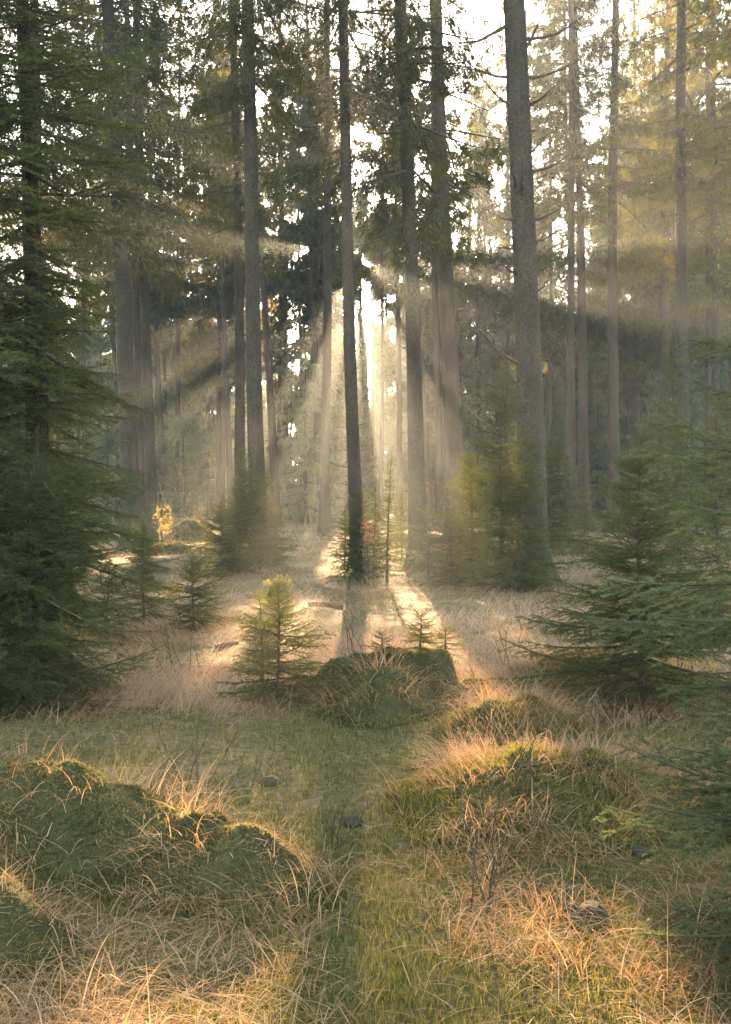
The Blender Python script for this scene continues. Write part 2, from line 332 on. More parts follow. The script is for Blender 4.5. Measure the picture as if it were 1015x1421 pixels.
def crown_geo(axis, zc, H, Lmax, seed, origin, dens=1.0, cull=True, blades_per=4, leaf=(0.17, 0.045), droop=0.35, taper_bottom=True):
    """drooping Norway spruce crown: whorled branches with hanging twigs of needle clumps"""
    r = np.random.default_rng(seed); g = Geo()
    Ps = []; Ds = []; As = []; Ws = []
    z = zc
    while z < H - 0.3:
        t = (z - zc) / (H - zc)
        nb = int(r.integers(4, 7) * dens + r.random())
        for b in range(nb):
            L = Lmax * (1 - t) ** 0.75 * r.uniform(0.55, 1.08) + 0.25
            if taper_bottom and t < 0.12: L *= 0.6 + t * 3.3
            a = r.uniform(0, 2 * np.pi); el = -0.25 + 0.75 * t + r.normal() * 0.10
            n = 7; s = np.linspace(0, 1, n)
            d = np.array([math.cos(a), math.sin(a)]); zb = z + r.uniform(-0.25, 0.25)
            p0 = axis(zb)
            rr = L * s; hz = L * (math.sin(el) * s - droop * s ** 1.6 * (1 - t * 0.7) + 0.22 * s ** 4)
            pts = np.stack([p0[0] + d[0] * rr, p0[1] + d[1] * rr, p0[2] + hz], 1)
            Vt, Tt = tube(pts, np.linspace(0.028, 0.006, n) * (0.5 + L / 3), 3, False); g.add(Vt, Tt, 0)
            m = max(6, int(L * 13 * min(1.2, dens + .2)))
            u = r.uniform(0.12, 1.0, m) ** 0.8
            side = np.array([-d[1], d[0]])
            base = np.stack([np.interp(u, s, pts[:, k]) for k in range(3)], 1)
            off = r.normal(size=m) * 0.20 * L * (1.05 - u) * 1.2
            base[:, :2] += off[:, None] * side[None, :] + r.normal(size=(m, 2)) * 0.05
            base[:, 2] -= np.abs(off) * r.uniform(0.1, 0.5, m)
            hang = r.uniform(0.10, 0.50, m) * (0.4 + 0.25 * L) * (1 - 0.5 * t)
            hid = cull and z - 2.5 > CAMH + 0.488 * origin[1]
            k = max(2, blades_per // 4) if hid else blades_per; tt_ = np.clip(r.normal() * 0.22 + 0.5 + r.normal(size=m) * 0.2, 0, 1)
            f = r.uniform(0, 1, (m, k))
            P = np.repeat(base, k, 0); P[:, 2] -= (hang[:, None] * f).ravel()
            P[:, :2] += r.normal(size=(m * k, 2)) * 0.028
            D = np.stack([d[0] * 0.35 + r.normal(size=m * k) * 0.5, d[1] * 0.35 + r.normal(size=m * k) * 0.5, -0.75 + r.normal(size=m * k) * 0.35], 1)
            Ps.append(P); Ds.append(D); As.append(np.repeat(tt_, k)); Ws.append(np.full(m * k, 1.7 if hid else 1.0))
        z += r.uniform(0.35, 0.6) / max(0.5, dens)
    P = np.vstack(Ps); D = np.vstack(Ds); A = np.concatenate(As); W = np.concatenate(Ws)
    if cull:
        for q in range(len(g.T)):
            cen = g.V[q][g.T[q] - g.T[q].min()].mean(1) + np.array(origin)[None, :]
            g.T[q] = g.T[q][openness(cen) < 0.5]; g.M[q] = g.M[q][:len(g.T[q])]
    if cull:
        Dn = D / np.linalg.norm(D, axis=1)[:, None] * leaf[0]; og = np.array(origin)[None, :]
        keep = r.random(len(P)) > np.maximum(openness(P + og), openness(P + Dn + og))
        P = P[keep]; D = D[keep]; A = A[keep]; W = W[keep]
    n = len(P)
    Vn, Tn = darts(P, D, leaf[0] * W * r.uniform(0.6, 1.5, n), leaf[1] * W * r.uniform(0.7, 1.5, n), r)
    g.add(Vn, Tn, 1, np.repeat(A, 3))
    return g

# photo pixel columns (top x at y=0, base x), distance, trunk width in px, bark, crown start, crown length, label
G_MAIN = 'spruce trunks around the clearing'
TREES = [
    (150, 186, 27, 24, 'g', 8.5, 3.4, 'thickest grey trunk leaning left, one of three beside the near dark spruce'),
    (177, 197, 31, 11, 'r', 9.0, 2.6, 'slim brown spruce trunk squeezed behind the thick left leaning trunk'),
    (189, 211, 29, 14, 'g', 9.0, 2.8, 'slender straight spruce trunk standing beside the yellow leaved shrub'),
    (298, 321, 48, 9, 'g', 14, 3.4, 'pale slim spruce trunk crossed by the strongest sunbeam on the left'),
    (325, 335, 32, 14, 'r', 9.5, 3.0, 'dark brown trunk just left of the lichen grey trunk with saplings at its foot'),
    (341, 362, 20, 21, 'g', 9.5, 2.6, 'lichen grey spruce trunk with a thicket of young spruces round its foot'),
    (345, 384, 43, 11, 'r', 12, 3.4, 'brown spruce trunk with curved foot, just right of the sapling thicket'),
    (388, 399, 55, 8, 'r', 13, 3.6, 'faint hazy trunk between the curved brown trunk and the lit clearing trunk'),
    (456, 451, 34, 13, 'r', 12.5, 2.6, 'straight trunk with its bare foot in sunlit grass in the clearing middle'),
    (474, 498, 19.5, 17, 'r', 8.2, 2.3, 'dark spruce trunk in front of the sun glow, saplings hiding its foot'),
    (556, 582, 20.5, 21, 'g', 6.8, 2.3, 'grey spruce trunk right of the sun glow beside the golden thin saplings'),
    (604, 634, 33, 25, 'r', 10.5, 3.4, 'stout brown trunk leaning left behind the golden bushy saplings'),
    (600, 609, 41, 10, 'r', 13, 3.0, 'thinner paler trunk half hidden behind the stout brown leaning trunk'),
    (715, 741, 16.8, 35, 'g', 13.0, 3.0, 'largest spruce trunk with grey bark and bare dead branches, right of centre'),
    (794, 789, 36, 11, 'r', 10.5, 3.2, 'slim trunk veiled by the broad right sunbeam, left one of a close pair'),
    (799, 812, 39, 14, 'r', 11, 3.2, 'trunk veiled by the broad right sunbeam, right one of a close pair'),
    (853, 850, 37, 16, 'r', 10.5, 3.0, 'dark straight trunk standing alone behind the dark right sapling'),
    (880, 884, 56, 9, 'r', 11, 3.4, 'short looking hazy trunk under a golden hanging bough on the right'),
    (928, 918, 42, 15, 'r', 12, 3.2, 'brown trunk in haze tight against the left side of the bright edged trunk'),
    (948, 943, 31, 18, 'g', 11.5, 2.8, 'dark trunk with a thin bright sunlit left edge on the right'),
    (985, 985, 42, 15, 'r', 12, 3.0, 'rightmost full height trunk, brown and hazy'),
    (908, 913, 54, 8, 'r', 12, 3.0, 'thin hazy trunk left of the brown and bright edged pair'),
    (533, 529, 60, 6, 'r', 9, 3.4, 'thin far trunk standing right under the sun glow'),
    (706, 703, 52, 7, 'r', 12, 3.0, 'thin pale trunk peeping out left of the largest trunk'),
    (250, 245, 58, 7, 'r', 10, 3.4, 'thin far trunk in the left sunbeams beyond the yellow shrub'),
    (548, 555, 55, 8, 'r', 12, 3.0, 'thin hazy trunk close left of the grey trunk by the golden saplings'),
    (145, 164, 52, 7, 'r', 10, 3.2, 'thin hazy trunk left of the three left trunks'),
    (425, 440, 50, 7, 'r', 14, 2.8, 'thin dark trunk just left of the trunk with bare foot in sunlit grass'),
    (655, 650, 66, 7, 'r', 15, 2.6, 'thin far trunk in the bright gap left of the largest trunk'),
]
tree_axis = {}
for ti, (xt, xb, D, wpx, bk, zc, Lm, lab) in enumerate(TREES):
    bx = PX(xb, D); by = D; bz = g1(bx, by)
    H = 27 + (ti * 7 % 5); ztop = PZ(0, D); tx = PX(xt, D)
    r0 = wpx / F * D / 2 * 1.08
    root = thing('spruce_tree', lab, 'tree', (bx, by, bz), G_MAIN)
    me, ax, rad = trunk_mesh((bx, by, bz), (tx, by, ztop), r0 * 1.06, H, r0 * 0.36, BARK if bk == 'g' else BARK_RED, 100 + ti, 1.0 if D > 18 else 1.5, 22 if D < 22 else 12)
    link('trunk', me, root)
    far = D > 45
    g = crown_geo(ax, zc, H, Lm, 300 + ti, (bx, by, bz), 0.8 if D > 30 else 1.0, True, 5 if far else 13 if D < 25 else 9, (0.26, 0.045) if far else (0.15, 0.019) if D < 25 else (0.19, 0.027))
    link('crown', g.mesh('crown', [TWIG, CROWN]), root)
    tree_axis[ti] = (root, ax, rad, bx, by, bz)
    # short dead stubs scattered up the bare trunk, each one a part
    r = np.random.default_rng(900 + ti)
    for s in range(0 if ti == 13 or D > 45 else 14):
        g = Geo()
        z = r.uniform(1.2, zc + 1); a = r.uniform(0, 6.28); L = r.uniform(0.15, 0.9) * (1 if D > 22 else 0.7)
        p = ax(z); d = np.array([math.cos(a), math.sin(a), r.uniform(-0.2, 0.45)])
        pts = [p + d * (rad(z) * 0.8 + L * f) + np.array([0, 0, 0.18 * L * f * f]) for f in (0, .4, .75, 1)]
        g.add(*tube(pts, [0.012, 0.009, 0.006, 0.002], 4), 0)
        link('dead_stub', g.mesh('dead_stub', [TWIG]), root)

# dead branches of the largest trunk, each one a part (photo pixels, depth offset in metres)
root, ax, rad, bx, by, bz = tree_axis[13]
DEAD = [((705, 32), (613, 80), -.3), ((708, 107), (641, 64), .2), ((711, 150), (661, 116), -.2), ((735, 55), (828, 0), .2), ((734, 75), (754, 14), -.2), ((735, 107), (812, 72), .1),
        ((735, 150), (775, 124), -.3), ((737, 180), (756, 164), .2), ((738, 240), (790, 222), -.2), ((739, 305), (781, 284), .1), ((740, 340), (772, 322), -.1), ((740, 377), (772, 358), .2),
        ((706, 305), (684, 302), -.1), ((706, 343), (684, 337), .1), ((709, 378), (690, 372), -.2), ((712, 410), (699, 399), .1), ((741, 410), (757, 393), -.2), ((741, 445), (763, 438), .2),
        ((705, 503), (658, 462), -.3), ((705, 540), (676, 530), .1), ((707, 262), (700, 238), -.4), ((720, 270), (712, 245), -.5), ((741, 480), (760, 455), .1), ((706, 210), (694, 190), .2), ((736, 215), (752, 200), -.2)]
rr = np.random.default_rng(5)
for (a, b, dd) in DEAD:
    p0 = np.array([PX(a[0], 16.8), 16.8 + dd * 0.2, PZ(a[1], 16.8)]); p1 = np.array([PX(b[0], 16.8), 16.8 + dd * 2, PZ(b[1], 16.8)])
    c = ax(p0[2] - bz) + np.array([bx, by, bz]); Ln = np.linalg.norm(p1 - p0); p0 = p0 + (c - p0) * 0.5
    t = np.linspace(0, 1, 7)[:, None]
    pts = p0 + (p1 - p0) * t + np.array([0, 0, 1]) * (-0.10 * Ln * np.sin(t * np.pi)) + rr.normal(size=(7, 3)) * 0.008
    g = Geo(); g.add(*tube(pts, np.linspace(0.026 + 0.010 * Ln, 0.005, 7), 5), 0)
    for k in range(int(2 + 5 * Ln)):
        f = rr.uniform(0.35, 0.98); q = p0 + (p1 - p0) * f + np.array([0, 0, -0.10 * Ln * math.sin(f * math.pi)])
        e = q + ((p1 - p0) / Ln * 0.6 + rr.normal(size=3) * 0.5) * rr.uniform(0.05, 0.22)
        g.add(*tube([q, (q + e) / 2 + [0, 0, -.01], e], [0.004, 0.003, 0.001], 3), 0)
    for i2 in range(len(g.V)): g.V[i2] = g.V[i2] - np.array([bx, by, bz])
    link('dead_branch', g.mesh('dead_branch', [TWIG]), root)

# ------------------------------------------------------------------ farther spruces
NEAR_NAMES = ['the thick left leaning trunk', 'the slim trunk behind the leaning one', 'the trunk by the yellow shrub', 'the pale trunk in the left sunbeam', 'the brown trunk left of the lichen grey one',
    'the lichen grey trunk', 'the curved brown trunk', 'the faint hazy trunk', 'the bare footed trunk in mid clearing', 'the dark trunk in the sun glow', 'the grey trunk by the golden saplings',
    'the stout brown leaning trunk', None, 'the largest trunk', 'the left trunk of the veiled pair', 'the right trunk of the veiled pair', 'the dark straight lone trunk', 'the trunk under the golden bough',
    None, 'the bright edged trunk', 'the rightmost trunk', None, None, None, None, None, None, None, None]
used_labels = set()
def far_label(kinds, x, D):
    """names a far tree by its look and by the nearer trunk it shows beside"""
    px = CX + x / D * F
    ref = sorted((abs(px - xb), xb, NEAR_NAMES[q]) for q, (xt, xb, *_) in enumerate(TREES) if NEAR_NAMES[q])
    for (dist, xb, nm) in ref[:7]:
        gap = 'close' if dist < 22 else 'a little way' if dist < 60 else 'well'
        for kd in kinds:
            side = 'left' if px < xb else 'right'
            lab = '%s %s %s of %s' % (kd, gap, side, nm)
            if lab not in used_labels and len(lab.split()) <= 16:
                used_labels.add(lab); return lab
    return kinds[-1] + ' among the others like it'
r = np.random.default_rng(77)
for k in range(53):
    D = r.uniform(50, 84); x = r.uniform(-0.46, 0.46) * D
    if k >= 30: D = r.uniform(42, 62); x = PX([560, 655, 700, 770, 1010, 420, 300, 120, 500, 520, 545, 470, 585, 490, 610, 830, 795, 852, 945, 985, 880, 1010, 745][k - 30] + r.uniform(-6, 6), D)
    if 38 <= k < 46: D *= 1.5; x *= 1.5
    for (u0, u1) in ((-2.0, 2.6), (-7.3, -4.8)):
        if u0 < x < u1 and k < 38: x = u0 - 0.3 if x - u0 < u1 - x else u1 + 0.3
    h0 = g1(x, D); H = r.uniform(23, 29)
    root = thing('spruce_tree', far_label(['tall far spruce with drooping crown', 'slim tall spruce deep in the wood', 'distant high crowned spruce'], x, D), 'tree', (x, D, h0), 'tall spruces deep in the wood')
    me, ax, rad = trunk_mesh((x, D, h0), (x + r.normal() * 0.4, D, h0 + 20), r.uniform(0.13, 0.2), H, 0.04, BARK_RED, 500 + k, 1.0, 9)
    link('trunk', me, root)
    link('crown', crown_geo(ax, r.uniform(7, 12), H, r.uniform(2.8, 3.9), 600 + k, (x, D, h0), 1.15 if 38 <= k < 46 else 0.85, True, 5, (0.30, 0.07)).mesh('crown', [TWIG, CROWN]), root)
# unseen-from-here neighbours left and right, whose crowns reach into the picture and shade the glade
for k, (x, D) in enumerate([(-9.5, 19), (-8.2, 25), (9.8, 22), (8.0, 17.5), (11.5, 29), (-13, 31), (12.5, 36)]):
    h0 = g1(x, D)
    root = thing('spruce_tree', ['nearest of the three spruces beyond the left edge, its crown reaching in', 'middle one of the three spruces beyond the left edge', 'second nearest spruce beyond the right edge', 'nearest spruce beyond the right edge, its crown reaching in overhead', 'third nearest spruce beyond the right edge', 'farthest of the three spruces beyond the left edge', 'farthest spruce beyond the right edge'][k], 'tree', (x, D, h0), 'spruces at the sides of the glade')
    me, ax, rad = trunk_mesh((x, D, h0), (x, D, h0 + 20), 0.2, 27, 0.04, BARK_RED, 700 + k, 1.0, 10)
    link('trunk', me, root)
    link('crown', crown_geo(ax, 8.5, 27, 3.2, 720 + k, (x, D, h0), 0.9, True, 5).mesh('crown', [TWIG, CROWN]), root)

# far conical spruces: shared crowns
far_crowns = []
for k in range(5):
    H = 14.0
    me, ax, rad = trunk_mesh((0, 0, 0), (0, 0, 1), 0.15, H, 0.02, BARK_RED, 800 + k, 1.0, 8)
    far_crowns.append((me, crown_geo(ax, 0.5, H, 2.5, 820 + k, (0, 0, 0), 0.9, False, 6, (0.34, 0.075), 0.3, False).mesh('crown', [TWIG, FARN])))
for k in range(190):
    D = r.uniform(58, 112); x = r.uniform(-0.44, 0.44) * D
    s = r.uniform(0.75, 1.35)
    if k >= 140: D = r.uniform(96, 126); x = (-0.46 + 0.92 * ((k - 140) + r.random()) / 50) * D; s = r.uniform(1.6, 2.05)
    m = far_crowns[k % 5]
    if -6.3 < x < -4.7: x += 1.7
    root = thing('spruce_tree', far_label(['tall spruce of the last far row', 'tall pale spruce of the last far row', 'narrow tall spruce of the last far row', 'tall hazed spruce of the last far row', 'tall slim spruce of the last far row', 'tall straight spruce of the last far row'] if s > 1.5 else ['tall bushy far spruce' if s > 1.15 else 'low bushy far spruce' if s < 0.9 else 'bushy far spruce', 'pale bushy spruce in deep haze', 'bushy hazed spruce at the far edge', 'bushy spruce blurred by haze'], x, D), 'tree', (x, D, g1(x, D) - 0.1), 'bushy spruces at the far edge', r.uniform(0, 6.28))
    root.scale = (min(s, 1.5) * r.uniform(0.9, 1.2), min(s, 1.5) * r.uniform(0.9, 1.2), s)
    if -9.5 < x < 4.5:      # these stand in the way of the early sun: each has its own crown
        me, ax, rad = trunk_mesh((0, 0, 0), (0, 0, 1), 0.15 * s, 14 * s, 0.02, BARK_RED, 1000 + k, 1.0, 8)
        root.scale = (1, 1, 1); root.rotation_euler = (0, 0, 0)
        link('trunk', me, root)
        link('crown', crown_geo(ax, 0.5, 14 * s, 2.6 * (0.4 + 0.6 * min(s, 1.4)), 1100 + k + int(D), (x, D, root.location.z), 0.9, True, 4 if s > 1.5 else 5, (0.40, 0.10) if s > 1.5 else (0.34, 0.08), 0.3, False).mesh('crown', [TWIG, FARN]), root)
        continue
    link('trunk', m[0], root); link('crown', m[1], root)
for k, (px, D, s) in enumerate([(425, 47, .62), (405, 52, .75), (150, 44, .5), (110, 46, .7), (640, 52, .75), (665, 50, .6), (690, 58, .85), (765, 50, .6), (830, 52, .62), (905, 50, .55), (960, 46, .5), (1000, 50, .7), (255, 50, .45), (290, 56, .6), (60, 48, .8), (750, 60, 1.0), (860, 62, .95), (20, 40, .6)]):
    x = PX(px, D); m = far_crowns[(k * 3) % 5]
    root = thing('spruce_tree', far_label(['half grown bushy spruce', 'half grown green spruce in haze'], x, D), 'tree', (x, D, g1(x, D) - 0.1), 'half grown spruces among the farther trunks', r.uniform(0, 6.28))
    root.scale = (s, s, s)
    if -9.5 < x < 4.5:      # these stand in the way of the early sun: each has its own crown
        me, ax, rad = trunk_mesh((0, 0, 0), (0, 0, 1), 0.15 * s, 14 * s, 0.02, BARK_RED, 1000 + k, 1.0, 8)
        root.scale = (1, 1, 1); root.rotation_euler = (0, 0, 0)
        link('trunk', me, root)
        link('crown', crown_geo(ax, 0.5, 14 * s, 2.6 * (0.4 + 0.6 * s), 1100 + k + int(D), (x, D, root.location.z), 0.9, True, 4 if s > 1.5 else 5, (0.40, 0.10) if s > 1.5 else (0.34, 0.08), 0.3, False).mesh('crown', [TWIG, FARN]), root)
        continue
    link('trunk', m[0], root); link('crown', m[1], root)

# ------------------------------------------------------------------ young spruces built from shared boughs
def bough_mesh(L, seed, nl, nw, dens, mats, lat=0.42, sp=0.055, terts=True):
    r = np.random.default_rng(seed); g = Geo(); n = 9; s = np.linspace(0, 1, n)
    bendy = r.normal() * 0.08
    pts = np.stack([L * s, bendy * L * s * s, L * (-0.13 * s ** 1.4 + 0.12 * s ** 3)], 1)
    g.add(*tube(pts, np.linspace(0.010 * L + 0.003, 0.0015, n), 4, False), 0)
    S = []; E = []; H_ = []
    for k in range(n - 1): S.append(pts[k]); E.append(pts[k + 1]); H_.append(0.15 + 0.5 * k / n)
    m = int(L * 0.9 / sp); tt = np.linspace(0.10, 0.97, m)
    for q in range(m):
        for sd in (-1, 1):
            t = min(0.98, max(0.05, tt[q] + r.normal() * 0.012)); 
            l = (lat * L * (1 - t) ** 0.8 * min(1, 0.45 + t * 2.2) + 0.05) * r.uniform(0.7, 1.15)
            p = np.array([np.interp(t, s, pts[:, k]) for k in range(3)])
            ang = math.radians(r.uniform(42, 60))
            d = np.array([math.cos(ang), sd * math.sin(ang), r.normal() * 0.12 - 0.16]); d /= np.linalg.norm(d)
            mid = p + d * l * 0.55; e = p + d * l + np.array([0.10 * l, 0, -0.10 * l + r.normal() * 0.05 * l])
            S += [p, mid]; E += [mid, e]; hv = r.uniform(0, .3); H_ += [0.1 + hv, 0.35 + hv]
            sv = np.array([0, 0, 0.0012 + 0.004 * l]); g.add([p - sv, p + sv, e], [[0, 1, 2]], 0)
            if terts and l > 0.13:
                mt = int(l / (sp * 1.05))
                for z in range(mt):
                    for s2 in (-1, 1):
                        f = (z + r.uniform(0.3, 1)) / mt
                        if f > 0.95: continue
                        c = p + (e - p) * f; l2 = (0.40 * l * (1 - f) + 0.035) * r.uniform(0.7, 1.2)
                        perp = np.array([-d[1], d[0], 0]) * s2
                        d2 = d * 0.68 + perp * 0.62 + np.array([0, 0, r.normal() * 0.18 - 0.12]); d2 /= np.linalg.norm(d2)
                        S.append(c); E.append(c + d2 * l2); H_.append(hv + r.uniform(0.1, 0.7) * (0.4 + 0.6 * f))
    S = np.array(S); E = np.array(E); H_ = np.array(H_) + r.normal(size=len(S)) * 0.1; Ld = np.linalg.norm(E - S, axis=1)
    cnt = np.maximum(2, (Ld * dens).astype(int)); idx = np.repeat(np.arange(len(S)), cnt); N = len(idx)
    f = r.random(N)[:, None]; A = (E - S)[idx] / Ld[idx][:, None]; P = S[idx] + (E - S)[idx] * f
    q = r.normal(size=(N, 3)); q[:, 2] = np.abs(q[:, 2]) * 0.9 + 0.1 * q[:, 2]
    q -= (q * A).sum(1)[:, None] * A; q /= np.linalg.norm(q, axis=1)[:, None] + 1e-9
    Dn = A * 0.62 + q * 0.78
    Vn, Tn = darts(P, Dn, nl * r.uniform(0.7, 1.2, N), nw, r); g.add(Vn, Tn, 1, np.repeat(np.clip(H_[idx] + 0.15 * f[:, 0], 0, 1), 3))
    return g.mesh('bough', mats)
BOUGHS = {
    'near_big': [(1.0, bough_mesh(1.0, 10 + k, 0.018, 0.0042, 420, [TWIG, NEEDLE], 0.42, 0.085)) for k in range(5)],
    'near_small': [(0.42, bough_mesh(0.42, 20 + k, 0.017, 0.0038, 460, [TWIG, NEEDLE], 0.40, 0.060)) for k in range(4)],
    'pale_big': [(0.9, bough_mesh(0.9, 30 + k, 0.016, 0.0040, 640, [TWIG, NEEDLE_BLUE], 0.50, 0.072)) for k in range(4)],
    'mid_big': [(0.9, bough_mesh(0.9, 40 + k, 0.030, 0.0085, 150, [TWIG, NEEDLE], 0.42, 0.11)) for k in range(4)],
    'mid_small': [(0.4, bough_mesh(0.4, 50 + k, 0.028, 0.0080, 180, [TWIG, NEEDLE], 0.40, 0.08)) for k in range(4)],
}
def young_spruce(label, x, y, H, R, cls, seed, z0=0.08, dz=0.16, per=5, power=0.8, group=None, name='young_spruce', trunk_r=None, el0=-0.05, el1=0.75, arcs=None, sink=0.0, zbase=None):
    r = np.random.default_rng(seed); zb = g1(x, y) if zbase is None else zbase
    root = thing(name, label, 'spruce' if H < 6 else 'tree', (x, y, zb), group)
    tr = trunk_r or 0.006 + 0.011 * H
    n = 10; s = np.linspace(0, 1, n)
    pts = np.stack([0.015 * H * np.sin(s * 3 + seed), 0.015 * H * np.sin(s * 2.3 + seed * 2), H * s], 1); pts[0, 2] = -0.1
    V, T = tube(pts, np.linspace(tr, 0.003, n), 7); link('trunk', mesh_from('trunk', V, T, [TWIG if tr < 0.08 else BARK], smooth=True), root)
    per += 1 if H < 6 else 0; dz *= 0.85 if H < 6 else 1; lop = r.uniform(0, 6.28)
    z = z0 * H; cnt = 0
    lib = BOUGHS[cls + '_big']; libs = BOUGHS.get(cls + '_small', lib)
    while z < H * 0.985 and cnt < 290:
        t = z / H; prof = (1 - t) ** power * (0.75 + 0.25 * min(1, t / 0.12))
        a0 = r.uniform(0, 6.28)
        for b in range(per):
            a = a0 + b * 6.283 / per + r.normal() * 0.25
            if arcs and not any(lo <= a % 6.283 <= hi for lo, hi in arcs): continue
            L = R * prof * r.uniform(0.40, 1.22) * (1 + 0.22 * math.sin(a + lop) + 0.15 * math.sin(2 * a + t * 9 + lop)) + 0.05
            lb = lib if L > 0.5 else libs
            L0, me = lb[int(r.integers(len(lb)))]
            sc = L / L0; zz = z + r.uniform(-0.4, 0.4) * dz
            p = (np.interp(zz / H, s, pts[:, 0]), np.interp(zz / H, s, pts[:, 1]), zz)
            el = el0 + (el1 - el0) * t ** 1.5 + r.normal() * 0.16
            link('bough', me, root, p, (r.normal() * 0.15, -el, a), (sc, sc * r.uniform(0.85, 1.1), sc)); cnt += 1
        z += dz * r.uniform(0.75, 1.25) * (1 - 0.45 * t) * (1 if z < 5.4 else 3)
    L0, me = libs[0]; sc = min(0.16 * H, 0.25) / L0
    link('bough', me, root, (pts[-1, 0], pts[-1, 1], H * 0.93), (0.1, -1.5, 0.4), (sc, sc * 0.45, sc))
    return root

PI2 = 6.2832
# left edge: the big dark spruce
young_spruce('tall dark spruce with layered drooping boughs filling the left edge', -2.78, 8.0, 9.5, 1.05, 'near', 1, 0.02, 0.17, 7, 0.30, None, 'spruce_tree', 0.12, -0.30, 0.3)
young_spruce('second tall dark spruce at the far left edge behind the first one', -3.25, 7.3, 8.5, 1.35, 'near', 35, 0.02, 0.17, 7, 0.30, None, 'spruce_tree', 0.12, -0.30, 0.3)
young_spruce('low dense spruce skirting the foot of the tall dark left spruce', PX(45, 7.1), 7.1, 1.7, 0.78, 'near', 34, 0.03, 0.12, 7, 0.55)
young_spruce('spruce behind the tall dark one, its sunlit yellow green boughs beside the leaning trunk', PX(85, 16), 16, 4.4, 1.3, 'mid', 2, 0.05, 0.26, 5, 0.7)
# right edge
young_spruce('dark bushy young spruce at the right with a bare leader and long low boughs', PX(893, 7.3), 7.3, 2.0, 1.05, 'near', 3, 0.06, 0.11, 7, 0.95)
pale = young_spruce('larger spruce reaching in from the right edge with pale tipped boughs', 2.42, 4.9, 3.4, 0.98, 'pale', 4, 0.14, 0.22, 5, 0.45)
for (zz, aa, sc, tilt) in ((2.35, 3.20, 1.15, -0.02), (2.2, 3.5, 1.0, 0.05), (1.72, 3.10, 1.38, -0.12), (1.45, 3.45, 1.2, 0.02), (1.05, 3.0, 1.2, 0.05)):
    link('bough', BOUGHS['pale_big'][int(zz * 10) % 4][1], pale, (0, 0, zz - 0.05), (0.1, tilt, aa), (sc * 0.88, sc * 0.88, sc * 0.88))
young_spruce('blue green spruce nearest the camera in the lower right corner', 1.62, 3.25, 1.15, 0.66, 'pale', 5, 0.04, 0.085, 8, 0.5)
# clearing, left and middle
young_spruce('knee high dark spruce with open whorls left of the mossy stump mound', PX(385, 7.2), 7.2, 0.86, 0.44, 'near', 6, 0.08, 0.10, 7, 0.8)
young_spruce('second thin stem spruce crowding the knee high dark spruce', PX(362, 7.6), 7.6, 0.78, 0.33, 'near', 7, 0.1, 0.12, 5, 0.85)
young_spruce('low wide spruce bush, right one of two on the left of the clearing', PX(268, 11.5), 11.5, 0.78, 0.50, 'near', 8, 0.06, 0.10, 6, 0.6)
young_spruce('small spruce with a tall leader, left one of two on the left of the clearing', PX(200, 12.0), 12.0, 1.05, 0.46, 'near', 9, 0.08, 0.11, 6, 0.8)
young_spruce('spruce bush at the foot of the thick leaning trunk on the left', PX(200, 20.0), 20.0, 0.95, 0.75, 'mid', 10, 0.06, 0.12, 6, 0.6)
young_spruce('low spruce at the edge of the dark left spruce', PX(150, 10.5), 10.5, 0.8, 0.45, 'near', 11, 0.08, 0.11, 5, 0.8)
# round the lichen grey trunk
G6 = None
young_spruce('tallest spruce of the thicket in front of the lichen grey trunk', PX(333, 18.8), 18.8, 2.35, 0.92, 'mid', 12, 0.06, 0.15, 6, 0.75)
young_spruce('dark spruce right against the foot of the lichen grey trunk', PX(360, 19.3), 19.3, 1.9, 0.86, 'mid', 13, 0.06, 0.15, 6, 0.7)
young_spruce('low spruce at the left front of the thicket by the lichen grey trunk', PX(308, 18.2), 18.2, 1.35, 0.8, 'mid', 14, 0.06, 0.13, 6, 0.7)
young_spruce('light green spruce behind the right side of the lichen grey trunk', PX(385, 21), 21, 1.2, 0.6, 'mid', 15, 0.06, 0.13, 5, 0.8)
# round the dark trunk in the sun glow
young_spruce('dark bushy spruce hiding the foot of the trunk in the sun glow', PX(500, 18.3), 18.3, 1.6, 0.62, 'mid', 16, 0.05, 0.13, 6, 0.6)
young_spruce('thin golden spruce with a long leader between the two central trunks', PX(540, 17.6), 17.6, 2.25, 0.42, 'mid', 17, 0.10, 0.15, 5, 0.85)
young_spruce('slim spruce left of the thin golden one with the orange seedling', PX(519, 18.6), 18.6, 1.7, 0.32, 'mid', 18, 0.10, 0.15, 5, 0.85)
young_spruce('backlit low spruce left of the trunk in the sun glow', PX(478, 19.6), 19.6, 1.2, 0.42, 'mid', 19, 0.08, 0.14, 5, 0.8)
young_spruce('backlit golden spruce behind the thin golden one', PX(556, 21.8), 21.8, 1.7, 0.55, 'mid', 20, 0.08, 0.15, 5, 0.8)
# round the largest trunk
young_spruce('golden bushy spruce on the left side of the largest trunk', PX(656, 17.6), 17.6, 2.3, 1.0, 'mid', 21, 0.06, 0.15, 6, 0.65)
young_spruce('tall dark spruce climbing the front of the largest trunk', PX(700, 16.2), 16.2, 3.7, 0.98, 'mid', 22, 0.05, 0.19, 6, 0.70)
young_spruce('dark dense spruce hugging the foot of the largest trunk', PX(725, 15.9), 15.9, 2.6, 0.80, 'mid', 23, 0.05, 0.17, 6, 0.6)
young_spruce('spruce behind the largest trunk with golden boughs reaching right', PX(762, 17.9), 17.9, 2.6, 0.95, 'mid', 24, 0.30, 0.16, 6, 0.6)
young_spruce('thin backlit spruce at the left end of the golden bushy group', PX(594, 17.2), 17.2, 1.4, 0.24, 'mid', 25, 0.05, 0.14, 5, 0.5)
young_spruce('dark low spruce in front of the golden bushy group', PX(625, 17.2), 17.2, 1.35, 0.6, 'mid', 26, 0.05, 0.13, 6, 0.7)
